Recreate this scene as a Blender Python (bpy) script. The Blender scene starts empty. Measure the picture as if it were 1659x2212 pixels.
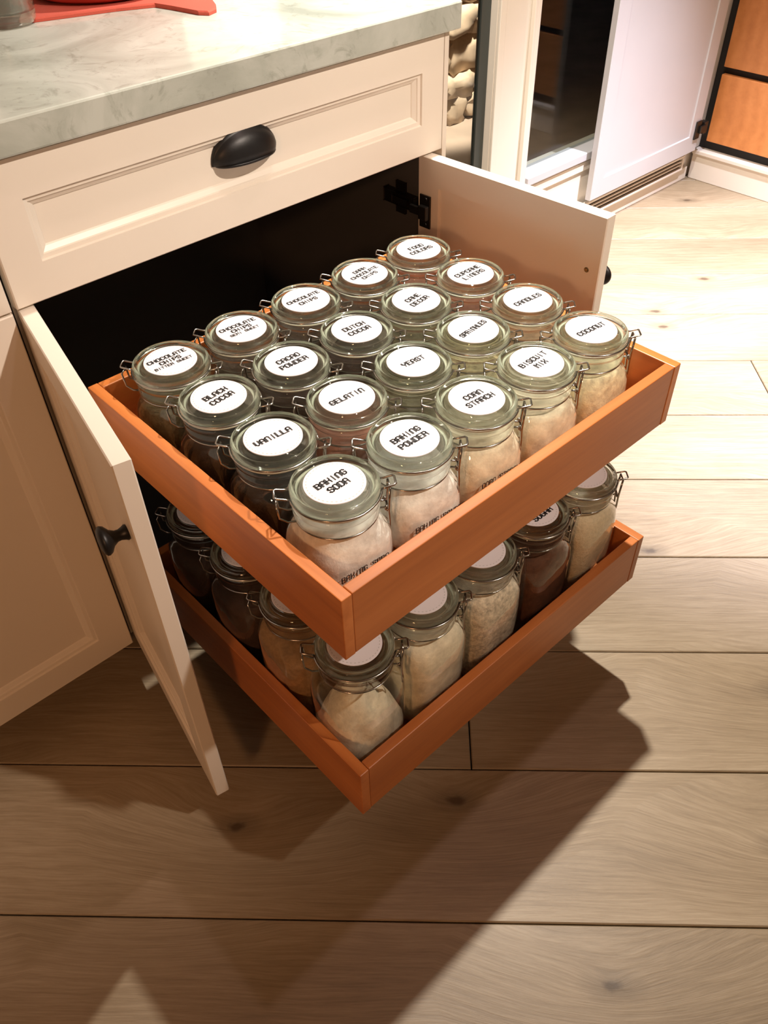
import bpy, bmesh, math, random
from mathutils import Vector, Matrix, noise
C = bpy.context.scene.collection
S = bpy.context.scene
PI = math.pi
random.seed(11)

# ------------------------------------------------------------------ camera
cam_d = bpy.data.cameras.new('camera'); cam = bpy.data.objects.new('camera', cam_d); C.objects.link(cam)
cam_d.sensor_fit = 'HORIZONTAL'; cam_d.sensor_width = 36.0
cam_d.lens = 36.0 * 1793.0 / 1659.0
cam_d.clip_start = 0.05
yaw, pitch, roll = (math.radians(a) for a in (41.893, 43.441, -1.5185))
fw = Vector((math.sin(yaw)*math.cos(pitch), math.cos(yaw)*math.cos(pitch), -math.sin(pitch)))
rt = fw.cross(Vector((0, 0, 1))).normalized(); up = rt.cross(fw)
r2 = math.cos(roll)*rt + math.sin(roll)*up; u2 = -math.sin(roll)*rt + math.cos(roll)*up
LZ = 0.655                                   # height of the jar labels in the upper tray
M4 = Matrix((r2, u2, -fw)).transposed().to_4x4(); M4.translation = Vector((-0.4016, -0.5240, 0.5803 + LZ))
cam.matrix_world = M4
S.camera = cam

# ------------------------------------------------------------------ world, lamps, exposure
w = bpy.data.worlds.new('night'); S.world = w; w.use_nodes = True
w.node_tree.nodes['Background'].inputs[0].default_value = (0.25, 0.35, 0.55, 1)
w.node_tree.nodes['Background'].inputs[1].default_value = 0.01
S.view_settings.view_transform = 'Standard'; S.view_settings.look = 'None'
S.view_settings.exposure = 0.0; S.view_settings.gamma = 1.0
S.view_settings.use_curve_mapping = False
CEIL = 2.42
def lamp(name, loc, power, col, size=0.05, target=None, spot=None, blend=0.5):
    if spot:
        d = bpy.data.lights.new(name, 'SPOT'); d.spot_size = math.radians(spot); d.spot_blend = blend
        d.shadow_soft_size = size/2
    else:
        d = bpy.data.lights.new(name, 'AREA'); d.shape = 'DISK'; d.size = size
    d.energy = power; d.color = col
    o = bpy.data.objects.new(name, d); C.objects.link(o); o.location = loc
    t = Vector(target) if target else Vector((loc[0], loc[1], 0))
    o.rotation_euler = (t - Vector(loc)).to_track_quat('-Z', 'Y').to_euler()
    return o
LAMP_A = (0.885, 0.440, CEIL-0.02); LAMP_B = (0.57, 0.055, CEIL-0.02); LAMP_D = (1.88, 0.16, CEIL-0.02); LAMP_E = (0.72, -1.30, CEIL-0.02); LAMP_C = (-1.65, -0.95, 1.50)
lamp('downlight_lamp', LAMP_A, 355, (1.0, 0.93, 0.82), 0.05, target=(1.1, 0.15, 0), spot=92, blend=1.0)
lamp('downlight_lamp', LAMP_B, 17, (1.0, 0.74, 0.68), 0.05, spot=150, blend=0.6)
lamp('downlight_lamp', LAMP_D, 1300, (0.87, 0.86, 1.0), 0.06, target=(1.80, 0.22, 0), spot=56, blend=1.0)
lamp('downlight_lamp', LAMP_E, 235, (1.0, 0.85, 0.72), 0.07, target=(0.18, 0.44, 0.84), spot=46, blend=1.0)
lamp('warm_fill_lamp', LAMP_C, 15, (1.0, 0.50, 0.24), 0.22, target=(-0.1, 0.2, 0.4))  # unseen lamp, added as warm fill on the left-facing sides
lamp('patio_lamp', (2.0, 1.5, 1.6), 430, (1.0, 0.85, 0.70), 0.1, target=(2.26, 2.1, 0.35), spot=34)

# ------------------------------------------------------------------ material helpers
def mat(name):
    m = bpy.data.materials.new(name); m.use_nodes = True
    nt = m.node_tree; nt.nodes.clear()
    out = nt.nodes.new('ShaderNodeOutputMaterial')
    return m, nt, out
def N(nt, kind, **kw):
    n = nt.nodes.new('ShaderNode' + kind)
    for k, v in kw.items():
        if k in n.inputs: n.inputs[k].default_value = v
        else: setattr(n, k, v)
    return n
def ramp(nt, fac, stops):
    r = nt.nodes.new('ShaderNodeValToRGB'); e = r.color_ramp.elements
    while len(e) < len(stops): e.new(0.5)
    for el, (p, c) in zip(e, stops):
        el.position = p; el.color = (*c, 1) if len(c) == 3 else c
    nt.links.new(fac, r.inputs[0]); return r.outputs[0]
def pbsdf(nt, out, **kw):
    b = nt.nodes.new('ShaderNodeBsdfPrincipled')
    for k, v in kw.items(): b.inputs[k].default_value = v
    nt.links.new(b.outputs[0], out.inputs[0]); return b
def coords(nt, scale=(1, 1, 1), kind='Object', rot=(0, 0, 0)):
    tc = nt.nodes.new('ShaderNodeTexCoord'); mp = nt.nodes.new('ShaderNodeMapping')
    mp.inputs['Scale'].default_value = scale; mp.inputs['Rotation'].default_value = rot
    nt.links.new(tc.outputs[kind], mp.inputs[0]); return mp.outputs[0]
def simple(name, col, rough=0.5, metal=0.0, bump=0.0, bscale=200, var=0.0, vscale=6, spec=0.5):
    m, nt, out = mat(name)
    b = pbsdf(nt, out, Roughness=rough, Metallic=metal)
    b.inputs['Base Color'].default_value = (*col, 1); b.inputs['Specular IOR Level'].default_value = spec
    v = coords(nt)
    if var:
        n = N(nt, 'TexNoise', Scale=vscale, Detail=4.0); nt.links.new(v, n.inputs['Vector'])
        lo = tuple(c*(1-var) for c in col); hi = tuple(min(1, c*(1+var)) for c in col)
        nt.links.new(ramp(nt, n.outputs[0], [(0.3, lo), (0.7, hi)]), b.inputs['Base Color'])
    if bump:
        n = N(nt, 'TexNoise', Scale=bscale, Detail=3.0); nt.links.new(v, n.inputs['Vector'])
        bp = N(nt, 'Bump', Strength=bump, Distance=0.001); nt.links.new(n.outputs[0], bp.inputs['Height'])
        nt.links.new(bp.outputs[0], b.inputs['Normal'])
    return m

def wood(name, dark, mid, light, grain=(3, 60, 60), rough=0.38, knots=False, per_obj=True, bump=0.12, kd=(0.05, 0.03, 0.015)):
    """grain runs along local X"""
    m, nt, out = mat(name); L = nt.links.new
    b = pbsdf(nt, out, Roughness=rough)
    tc = nt.nodes.new('ShaderNodeTexCoord'); oi = nt.nodes.new('ShaderNodeObjectInfo')
    off = N(nt, 'VectorMath', operation='SCALE'); off.inputs[0].default_value = (37.0, 61.0, 13.0)
    L(oi.outputs['Random'], off.inputs['Scale'])
    add = N(nt, 'VectorMath', operation='ADD'); L(tc.outputs['Object'], add.inputs[0]); L(off.outputs[0], add.inputs[1])
    src = add.outputs[0]
    def mapped(sc):
        mp = nt.nodes.new('ShaderNodeMapping'); mp.inputs['Scale'].default_value = sc; L(src, mp.inputs[0]); return mp.outputs[0]
    n1 = N(nt, 'TexNoise', Scale=1.0, Detail=7.0, Roughness=0.62, Distortion=0.35); L(mapped(grain), n1.inputs['Vector'])
    n2 = N(nt, 'TexNoise', Scale=1.0, Detail=3.0, Distortion=1.2); L(mapped((grain[0]*0.45, grain[1]*0.09, grain[2]*0.09)), n2.inputs['Vector'])
    # cathedral figure
    wv = N(nt, 'TexWave', wave_type='BANDS', bands_direction='Y', Scale=1.0, Distortion=7.0, Detail=3.0)
    wv.inputs['Detail Scale'].default_value = 0.9; L(mapped((1.1, grain[1]*0.16, grain[2]*0.16)), wv.inputs['Vector'])
    mx = N(nt, 'Mix', data_type='FLOAT'); mx.inputs[0].default_value = 0.42
    L(n1.outputs[0], mx.inputs[2]); L(n2.outputs[0], mx.inputs[3])
    mx2 = N(nt, 'Mix', data_type='FLOAT'); mx2.inputs[0].default_value = 0.13
    L(mx.outputs[0], mx2.inputs[2]); L(wv.outputs[0], mx2.inputs[3])
    col = ramp(nt, mx2.outputs[0], [(0.30, dark), (0.5, mid), (0.68, light)])
    hsv = nt.nodes.new('ShaderNodeHueSaturation'); L(col, hsv.inputs['Color'])
    mr = N(nt, 'MapRange'); mr.inputs['To Min'].default_value = 0.86; mr.inputs['To Max'].default_value = 1.12
    L(oi.outputs['Random'], mr.inputs[0])
    if per_obj: L(mr.outputs[0], hsv.inputs['Value'])
    final = hsv.outputs[0]
    if knots:
        vo = N(nt, 'TexVoronoi', Scale=1.0); L(mapped((2.1, 4.6, 1.0)), vo.inputs['Vector'])
        nz = N(nt, 'TexNoise', Scale=30.0, Detail=2.0); L(src, nz.inputs['Vector'])
        ad = N(nt, 'Math', operation='MULTIPLY_ADD'); ad.inputs[1].default_value = 0.06
        L(nz.outputs[0], ad.inputs[0]); L(vo.outputs['Distance'], ad.inputs[2])
        k = ramp(nt, ad.outputs[0], [(0.045, (1, 1, 1)), (0.10, (0.35, 0.35, 0.35)), (0.2, (0, 0, 0))])
        km = N(nt, 'Mix', data_type='RGBA'); L(k, km.inputs[0]); L(final, km.inputs[6]); km.inputs[7].default_value = (*kd, 1)
        final = km.outputs[2]
    L(final, b.inputs['Base Color'])
    bp = N(nt, 'Bump', Strength=bump, Distance=0.002); L(mx2.outputs[0], bp.inputs['Height']); L(bp.outputs[0], b.inputs['Normal'])
    return m

def oak():
    """wire brushed oak plank: fine pores along X, soft tone drift, cathedral figure and a few knots the figure bends around"""
    m, nt, out = mat('wire_brushed_oak'); L = nt.links.new
    b = pbsdf(nt, out, Roughness=0.46)
    tc = nt.nodes.new('ShaderNodeTexCoord'); oi = nt.nodes.new('ShaderNodeObjectInfo')
    off = N(nt, 'VectorMath', operation='SCALE'); off.inputs[0].default_value = (37.0, 61.0, 13.0); L(oi.outputs['Random'], off.inputs['Scale'])
    add = N(nt, 'VectorMath', operation='ADD'); L(tc.outputs['Object'], add.inputs[0]); L(off.outputs[0], add.inputs[1]); src = add.outputs[0]
    def mapped(sc, v=None):
        mp = nt.nodes.new('ShaderNodeMapping'); mp.inputs['Scale'].default_value = sc; L(v or src, mp.inputs[0]); return mp.outputs[0]
    # knots bend the grain: warp Y by a bump around each knot
    vo = N(nt, 'TexVoronoi', Scale=1.0, voronoi_dimensions='2D'); L(mapped((1.7, 3.5, 1.0)), vo.inputs['Vector'])
    wp = N(nt, 'MapRange'); wp.inputs['From Max'].default_value = 0.42; wp.inputs['To Min'].default_value = 0.075; wp.inputs['To Max'].default_value = 0.0; L(vo.outputs['Distance'], wp.inputs[0])
    sm = N(nt, 'TexNoise', Scale=1.0, Detail=2.0); L(mapped((3.0, 9.0, 1.0)), sm.inputs['Vector'])
    sa = N(nt, 'Math', operation='MULTIPLY_ADD'); sa.inputs[1].default_value = 0.028; L(sm.outputs[0], sa.inputs[0]); L(wp.outputs[0], sa.inputs[2])
    cb = N(nt, 'CombineXYZ'); L(sa.outputs[0], cb.inputs[1])
    wa = N(nt, 'VectorMath', operation='ADD'); L(src, wa.inputs[0]); L(cb.outputs[0], wa.inputs[1]); W = wa.outputs[0]
    fine = N(nt, 'TexNoise', Scale=1.0, Detail=6.0, Roughness=0.7); L(mapped((14, 330, 1), W), fine.inputs['Vector'])
    fig = N(nt, 'TexWave', wave_type='BANDS', bands_direction='Y', Scale=1.0, Distortion=3.0, Detail=2.0); fig.inputs['Detail Scale'].default_value = 1.4
    L(mapped((1.0, 15.0, 1.0), W), fig.inputs['Vector'])
    tone = N(nt, 'TexNoise', Scale=1.0, Detail=3.0); L(mapped((1.7, 5.0, 1.0), W), tone.inputs['Vector'])
    a1 = N(nt, 'Mix', data_type='FLOAT'); a1.inputs[0].default_value = 0.06; L(fine.outputs[0], a1.inputs[2]); L(fig.outputs[0], a1.inputs[3])
    a2 = N(nt, 'Mix', data_type='FLOAT'); a2.inputs[0].default_value = 0.45; L(a1.outputs[0], a2.inputs[2]); L(tone.outputs[0], a2.inputs[3])
    col = ramp(nt, a2.outputs[0], [(0.30, (0.165, 0.115, 0.066)), (0.48, (0.265, 0.198, 0.122)), (0.64, (0.36, 0.282, 0.188))])
    hsv = nt.nodes.new('ShaderNodeHueSaturation'); L(col, hsv.inputs['Color'])
    mr = N(nt, 'MapRange'); mr.inputs['To Min'].default_value = 0.90; mr.inputs['To Max'].default_value = 1.10; L(oi.outputs['Random'], mr.inputs[0]); L(mr.outputs[0], hsv.inputs['Value'])
    nz = N(nt, 'TexNoise', Scale=60.0, Detail=2.0); L(src, nz.inputs['Vector'])
    kd = N(nt, 'Math', operation='MULTIPLY_ADD'); kd.inputs[1].default_value = 0.035; L(nz.outputs[0], kd.inputs[0]); L(vo.outputs['Distance'], kd.inputs[2])
    k = ramp(nt, kd.outputs[0], [(0.030, (0.9, 0.9, 0.9)), (0.050, (0.35, 0.35, 0.35)), (0.11, (0, 0, 0))])
    km = N(nt, 'Mix', data_type='RGBA'); L(k, km.inputs[0]); L(hsv.outputs[0], km.inputs[6]); km.inputs[7].default_value = (0.07, 0.045, 0.025, 1)
    L(km.outputs[2], b.inputs['Base Color'])
    hg = N(nt, 'Math', operation='MULTIPLY_ADD'); L(fig.outputs[0], hg.inputs[0]); hg.inputs[1].default_value = 0.12; L(fine.outputs[0], hg.inputs[2])
    bp = N(nt, 'Bump', Strength=0.35, Distance=0.0012); L(hg.outputs[0], bp.inputs['Height']); L(bp.outputs[0], b.inputs['Normal'])
    return m

def thin_glass(name, tint=(0.93, 0.96, 0.93), refl=1.0, wav=0.0, solid=0.0, ior=1.5):
    m, nt, out = mat(name); L = nt.links.new
    tr = N(nt, 'BsdfTransparent'); tr.inputs[0].default_value = (*tint, 1)
    gl = N(nt, 'BsdfGlossy', Roughness=0.02); gl.inputs[0].default_value = (1, 1, 1, 1)
    # Schlick reflectance of a thin sheet, the same from both of its sides
    ge = nt.nodes.new('ShaderNodeNewGeometry')
    dt = N(nt, 'VectorMath', operation='DOT_PRODUCT'); L(ge.outputs['Normal'], dt.inputs[0]); L(ge.outputs['Incoming'], dt.inputs[1])
    ab = N(nt, 'Math', operation='ABSOLUTE'); L(dt.outputs['Value'], ab.inputs[0])
    om = N(nt, 'Math', operation='SUBTRACT', use_clamp=True); om.inputs[0].default_value = 1.0; L(ab.outputs[0], om.inputs[1])
    pw = N(nt, 'Math', operation='POWER'); pw.inputs[1].default_value = 5.0; L(om.outputs[0], pw.inputs[0])
    fr = N(nt, 'Math', operation='MULTIPLY_ADD'); fr.inputs[1].default_value = 0.95; fr.inputs[2].default_value = 0.045; L(pw.outputs[0], fr.inputs[0])
    if wav:
        n = N(nt, 'TexNoise', Scale=38.0, Detail=1.0); L(coords(nt), n.inputs['Vector'])
        bp = N(nt, 'Bump', Strength=wav, Distance=0.004); L(n.outputs[0], bp.inputs['Height'])
        L(bp.outputs[0], gl.inputs['Normal']); L(bp.outputs[0], dt.inputs[0])
    ml = N(nt, 'Math', operation='MULTIPLY', use_clamp=True); ml.inputs[1].default_value = refl; L(fr.outputs[0], ml.inputs[0])
    mx = N(nt, 'MixShader'); L(ml.outputs[0], mx.inputs[0]); L(tr.outputs[0], mx.inputs[1]); L(gl.outputs[0], mx.inputs[2])
    res = mx.outputs[0]
    if solid:
        gs = N(nt, 'BsdfGlass', Roughness=0.03, IOR=1.5); gs.inputs[0].default_value = (0.95, 0.975, 0.945, 1)
        m2 = N(nt, 'MixShader'); m2.inputs[0].default_value = solid; L(res, m2.inputs[1]); L(gs.outputs[0], m2.inputs[2]); res = m2.outputs[0]
    L(res, out.inputs[0]); return m

def marble():
    m, nt, out = mat('carrara_marble'); L = nt.links.new
    b = pbsdf(nt, out, Roughness=0.16)
    v = coords(nt, (1, 1, 1), rot=(0.3, 0.2, 0.7))
    n1 = N(nt, 'TexNoise', Scale=5.0, Detail=8.0, Roughness=0.6, Distortion=1.6); L(v, n1.inputs['Vector'])
    c1 = ramp(nt, n1.outputs[0], [(0.30, (0.33, 0.355, 0.31)), (0.46, (0.43, 0.46, 0.41)), (0.62, (0.52, 0.55, 0.50))])
    n2 = N(nt, 'TexNoise', Scale=16.0, Detail=9.0, Roughness=0.68, Distortion=2.5); L(v, n2.inputs['Vector'])
    c2 = ramp(nt, n2.outputs[0], [(0.34, (0.55, 0.54, 0.50)), (0.45, (1, 1, 1)), (1.0, (1, 1, 1))])
    mx = N(nt, 'Mix', data_type='RGBA', blend_type='MULTIPLY'); mx.inputs[0].default_value = 0.5
    L(c1, mx.inputs[6]); L(c2, mx.inputs[7]); L(mx.outputs[2], b.inputs['Base Color'])
    return m

PAINT = simple('cream_cabinet_paint', (0.80, 0.73, 0.635), 0.38, var=0.02, vscale=3, bump=0.04, bscale=90)
PAINTW = simple('white_cabinet_paint', (0.55, 0.54, 0.555), 0.4, var=0.015, bump=0.03, bscale=80)
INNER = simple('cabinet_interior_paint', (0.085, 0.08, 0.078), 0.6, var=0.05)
TOE = simple('toe_kick_paint', (0.22, 0.19, 0.16), 0.6, var=0.05)
WALLM = simple('wall_paint', (0.40, 0.36, 0.30), 0.8, bump=0.1, bscale=120, var=0.03)
CEILM = simple('ceiling_paint', (0.55, 0.51, 0.44), 0.85, var=0.02)
BLACK = simple('oil_rubbed_bronze', (0.012, 0.011, 0.011), 0.42, metal=0.3, bump=0.08, bscale=300)
HINGE = simple('dark_nickel_hinge', (0.05, 0.045, 0.04), 0.35, metal=0.8)
STEEL = simple('stainless_wire', (0.40, 0.38, 0.35), 0.22, metal=1.0)
SCREW = simple('brass_screw', (0.28, 0.22, 0.11), 0.35, metal=0.9)
MARBLE = marble()
TRAYW = wood('cherry_stained_maple', (0.40, 0.115, 0.026), (0.51, 0.160, 0.038), (0.61, 0.210, 0.058), grain=(4, 70, 70), rough=0.36, bump=0.04)
ORANGE = wood('orange_maple', (0.54, 0.195, 0.055), (0.63, 0.24, 0.072), (0.70, 0.28, 0.09), grain=(4, 40, 40), rough=0.4, bump=0.03)
FLOORW = oak()
SUBF = simple('subfloor', (0.03, 0.022, 0.015), 0.9, var=0.1)
NECKG = thin_glass('thick_jar_rim_glass', (0.94, 0.965, 0.935), 1.5, solid=0.55)
GLASS = thin_glass('jar_glass', (0.95, 0.97, 0.9405), 1.5, wav=0.25)
LIDG = thin_glass('lid_glass', (0.955, 0.98, 0.95), 1.5, solid=0.58)
PANE = thin_glass('window_glass', (0.80, 0.82, 0.80), 0.32)
RUBBER = simple('clear_rubber_gasket', (0.60, 0.60, 0.50), 0.5)
PAPER = simple('white_label_paper', (0.72, 0.68, 0.70), 0.55, bump=0.03, bscale=400)
INK = simple('black_ink', (0.02, 0.018, 0.018), 0.6)
INKG = simple('grey_ink', (0.50, 0.48, 0.47), 0.6)
DARKF = simple('dark_window_frame', (0.045, 0.05, 0.045), 0.35, var=0.1)
BLK = simple('black_gap_paint', (0.010, 0.009, 0.008), 0.7)
STONE = simple('pale_stone', (0.55, 0.44, 0.33), 0.9, bump=0.9, bscale=22, var=0.35, vscale=9)
PATIO = simple('patio_concrete', (0.42, 0.34, 0.28), 0.85, bump=0.4, bscale=40, var=0.15)
LAMPM, _nt, _o = mat('lit_bulb'); _e = N(_nt, 'Emission', Strength=6.0); _e.inputs[0].default_value = (1, .9, .75, 1); _nt.links.new(_e.outputs[0], _o.inputs[0])

# ------------------------------------------------------------------ mesh helpers
def link(name, me, m, parent=None, loc=(0, 0, 0), rot=(0, 0, 0), smooth=False):
    if m and not me.materials: me.materials.append(m)
    if smooth:
        for p in me.polygons: p.use_smooth = True
    o = bpy.data.objects.new(name, me); C.objects.link(o); o.location = loc; o.rotation_euler = rot
    if parent: o.parent = parent
    return o
def mesh_of(bm, name='mesh'):
    bmesh.ops.recalc_face_normals(bm, faces=bm.faces[:])
    me = bpy.data.meshes.new(name); bm.to_mesh(me); bm.free(); return me
def obj(name, bm, m, parent=None, loc=(0, 0, 0), rot=(0, 0, 0), smooth=False):
    return link(name, mesh_of(bm, name), m, parent, loc, rot, smooth)
def box(bm, x0, y0, z0, x1, y1, z1, bev=0.0, mtx=None):
    r = bmesh.ops.create_cube(bm, size=1.0)
    vs = r['verts']
    for v in vs:
        v.co = Vector(((x0+x1)/2 + v.co.x*(x1-x0), (y0+y1)/2 + v.co.y*(y1-y0), (z0+z1)/2 + v.co.z*(z1-z0)))
    if bev:
        es = list({e for v in vs for e in v.link_edges})
        rr = bmesh.ops.bevel(bm, geom=es, offset=bev, segments=2, profile=0.5, affect='EDGES')
        vs = list({v for f in rr['faces'] for v in f.verts} | {v for v in vs if v.is_valid})
    if mtx:
        for v in vs: v.co = mtx @ v.co
    return vs
def boxobj(name, x0, y0, z0, x1, y1, z1, m, parent=None, bev=0.0):
    """a box as an object whose origin is its own lower corner's centre"""
    cx, cy = (x0+x1)/2, (y0+y1)/2
    bm = bmesh.new(); box(bm, x0-cx, y0-cy, 0, x1-cx, y1-cy, z1-z0, bev)
    return obj(name, bm, m, parent, (cx, cy, z0))
def lathe(bm, prof, seg=32, mtx=None, closed=False):
    rings = []
    for r, z in prof:
        if r < 1e-6: rings.append([bm.verts.new((0, 0, z))])
        else: rings.append([bm.verts.new((r*math.cos(2*PI*i/seg), r*math.sin(2*PI*i/seg), z)) for i in range(seg)])
    if closed: rings.append(rings[0])
    for a, b in zip(rings, rings[1:]):
        for i in range(seg):
            j = (i+1) % seg
            if len(a) == 1 and len(b) == 1: continue
            if len(a) == 1: bm.faces.new((a[0], b[i], b[j]))
            elif len(b) == 1: bm.faces.new((a[i], b[0], a[j]))
            else: bm.faces.new((a[i], b[i], b[j], a[j]))
    if mtx:
        for v in {v for r in rings for v in r}: v.co = mtx @ v.co
def tube(bm, pts, r, sides=6, closed=False):
    pts = [Vector(p) for p in pts]; n = len(pts); rings = []
    prev = None
    for i, p in enumerate(pts):
        a = pts[(i-1) % n] if (closed or i > 0) else p
        b = pts[(i+1) % n] if (closed or i < n-1) else p
        t = (b - a).normalized()
        if prev is None:
            ref = Vector((0, 0, 1)) if abs(t.z) < 0.9 else Vector((1, 0, 0))
            u = t.cross(ref).normalized()
        else:
            u = (prev - t*prev.dot(t))
            u = u.normalized() if u.length > 1e-6 else t.orthogonal().normalized()
        prev = u; v = t.cross(u)
        rings.append([bm.verts.new(p + r*(math.cos(2*PI*k/sides)*u + math.sin(2*PI*k/sides)*v)) for k in range(sides)])
    pairs = list(zip(rings, rings[1:])) + ([(rings[-1], rings[0])] if closed else [])
    for a, b in pairs:
        for k in range(sides):
            l = (k+1) % sides
            bm.faces.new((a[k], a[l], b[l], b[k]))
    if not closed:
        bm.faces.new(rings[0]); bm.faces.new(rings[-1][::-1])
def empty(name, loc=(0, 0, 0), rz=0):
    o = bpy.data.objects.new(name, None); C.objects.link(o); o.empty_display_size = 0.05
    o.location = loc; o.rotation_euler = (0, 0, rz); return o
def tag(o, label=None, cat=None, group=None, kind=None):
    if label: o['label'] = label
    if cat: o['category'] = cat
    if group: o['group'] = group
    if kind: o['kind'] = kind
    return o
def struct(o, label=None, cat=None):
    return tag(o, label, cat, kind='structure')

def panel_door(bm, w, h, t, front, back, rail=None):
    """a slab w x h (x,z from 0) with y from 0 (front) to t (back); front/back: list of (inset, depth) rings stepping in to the centre panel"""
    def face(rings, sgn, y0):
        prev = None
        for ins, d in rings:
            y = y0 + sgn*d
            q = [bm.verts.new(p) for p in ((ins, y, ins), (w-ins, y, ins), (w-ins, y, h-ins), (ins, y, h-ins))]
            if prev:
                for i in range(4): bm.faces.new((prev[i], prev[(i+1) % 4], q[(i+1) % 4], q[i]))
            prev = q
        bm.faces.new(prev)
    face([(0.0015, 0.0)] + front, 1, 0.0); face([(0.0015, 0.0)] + back, -1, t)
    bm.verts.ensure_lookup_table()
    f0 = bm.verts[0:4]; nb = 4*(len(front)+1); b0 = bm.verts[nb:nb+4]
    f0 = list(f0); b0 = list(b0)
    e = 0.0015
    ra = [bm.verts.new(p) for p in ((0, e, 0), (w, e, 0), (w, e, h), (0, e, h))]
    rb = [bm.verts.new(p) for p in ((0, t-e, 0), (w, t-e, 0), (w, t-e, h), (0, t-e, h))]
    for A, B in ((f0, ra), (ra, rb), (rb, b0)):
        for i in range(4): bm.faces.new((A[i], A[(i+1) % 4], B[(i+1) % 4], B[i]))
OGEE = lambda s: [(s, 0.0), (s+0.001, 0.0035), (s+0.006, 0.0042), (s+0.007, 0.0060), (s+0.0125, 0.0095), (s+0.014, 0.0115)]
SHALLOW = lambda s: [(s, 0.0), (s+0.002, 0.0045)]

# ------------------------------------------------------------------ room shell
X0, X1, Y0, Y1 = -2.2, 3.12, -2.3, 1.0
bm = bmesh.new(); box(bm, X0-.1, Y0-.1, -0.06, X1+.1, Y1+.12, -0.018)
floor = struct(obj('floor', bm, SUBF), 'wide plank oak floor running diagonally to the cabinets', 'floor')
bm = bmesh.new(); box(bm, X0-.1, Y0-.1, CEIL, X1+.1, Y1+.12, CEIL+0.08)
struct(obj('ceiling', bm, CEILM))
bm = bmesh.new(); box(bm, X0-.1, Y0-.1, 0, X0, Y1+.12, CEIL); struct(obj('wall_left', bm, WALLM))
bm = bmesh.new(); box(bm, X0, Y0-.1, 0, X1, Y0, CEIL); struct(obj('wall_front', bm, WALLM))
bm = bmesh.new(); box(bm, X1, Y0-.1, 0, X1+.1, Y1+.12, CEIL); struct(obj('wall_right', bm, WALLM))
# back wall: solid behind the counter, then a glazed door, a post and a low window
bm = bmesh.new()
for a in ((X0, Y1, 0, 0.72, Y1+.12, CEIL), (1.385, Y1, 0, 1.550, Y1+.036, CEIL), (0.72, Y1, 2.08, 1.385, Y1+.12, CEIL),
          (1.550, Y1, 0, X1, Y1+.12, 0.235), (1.550, Y1, 2.08, X1, Y1+.12, CEIL), (2.50, Y1, 0.235, X1, Y1+.12, 2.08)):
    box(bm, *a)
struct(obj('wall_back', bm, PAINT))
# planks of the floor
dv = Vector((math.cos(math.radians(-44.3)), math.sin(math.radians(-44.3)), 0)); nv = Vector((-dv.y, dv.x, 0))
def clip(poly, a, b, c):            # keep a*x+b*y<=c
    outp = []
    for i in range(len(poly)):
        p, q = poly[i], poly[(i+1) % len(poly)]
        fp, fq = a*p[0]+b*p[1]-c, a*q[0]+b*q[1]-c
        if fp <= 0: outp.append(p)
        if fp*fq < 0:
            t = fp/(fp-fq); outp.append((p[0]+(q[0]-p[0])*t, p[1]+(q[1]-p[1])*t))
    return outp
PITCH, OFF0, PL = 0.2388, -0.1985, 1.95
joint = {1: 0.181, 5: 0.98, 0: -0.77, 2: 1.02, 3: -0.4, 4: -0.62, -1: 0.9, 6: 0.1}
for k in range(-14, 19):
    t0 = joint.get(k, random.uniform(0, PL))
    for j in range(-5, 6):
        a0, a1 = t0 + j*PL, t0 + (j+1)*PL
        o0, o1 = OFF0 + k*PITCH, OFF0 + (k+1)*PITCH
        g = 0.0011
        poly = []
        for (t, o) in ((a0+g, o0+g), (a1-g, o0+g), (a1-g, o1-g), (a0+g, o1-g)):
            p = dv*t + nv*o; poly.append((p.x, p.y))
        for a in ((-1, 0, -X0-0.002), (1, 0, X1-0.002), (0, -1, -Y0-0.002), (0, 1, Y1-0.002)): poly = clip(poly, *a) if poly else poly
        if len(poly) < 3: continue
        cen = dv*((a0+a1)/2) + nv*((o0+o1)/2)
        R = Matrix((dv, nv, (0, 0, 1)))
        loc = [R @ (Vector((x, y, 0)) - cen) for x, y in poly]
        area = abs(sum(loc[i].x*loc[(i+1) % len(loc)].y - loc[(i+1) % len(loc)].x*loc[i].y for i in range(len(loc)))/2)
        if area < 0.002: continue
        mc = sum(loc, Vector())/len(loc)
        bm = bmesh.new(); h = random.uniform(-0.0006, 0.0)
        ins = lambda v, d: v + (mc - v).normalized()*d
        bot = [bm.verts.new((v.x, v.y, -0.016)) for v in loc]
        mid = [bm.verts.new((v.x, v.y, -0.0018+h)) for v in loc]
        top = [bm.verts.new((v.x - math.copysign(0.0016, v.x-mc.x), v.y - math.copysign(0.0016, v.y-mc.y), h)) for v in loc]
        n = len(loc)
        for A, B in ((bot, mid), (mid, top)):
            for i in range(n): bm.faces.new((A[i], A[(i+1) % n], B[(i+1) % n], B[i]))
        bm.faces.new(top); bm.faces.new(bot[::-1])
        obj('plank', bm, FLOORW, floor, cen, (0, 0, math.radians(-44.3)))

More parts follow.
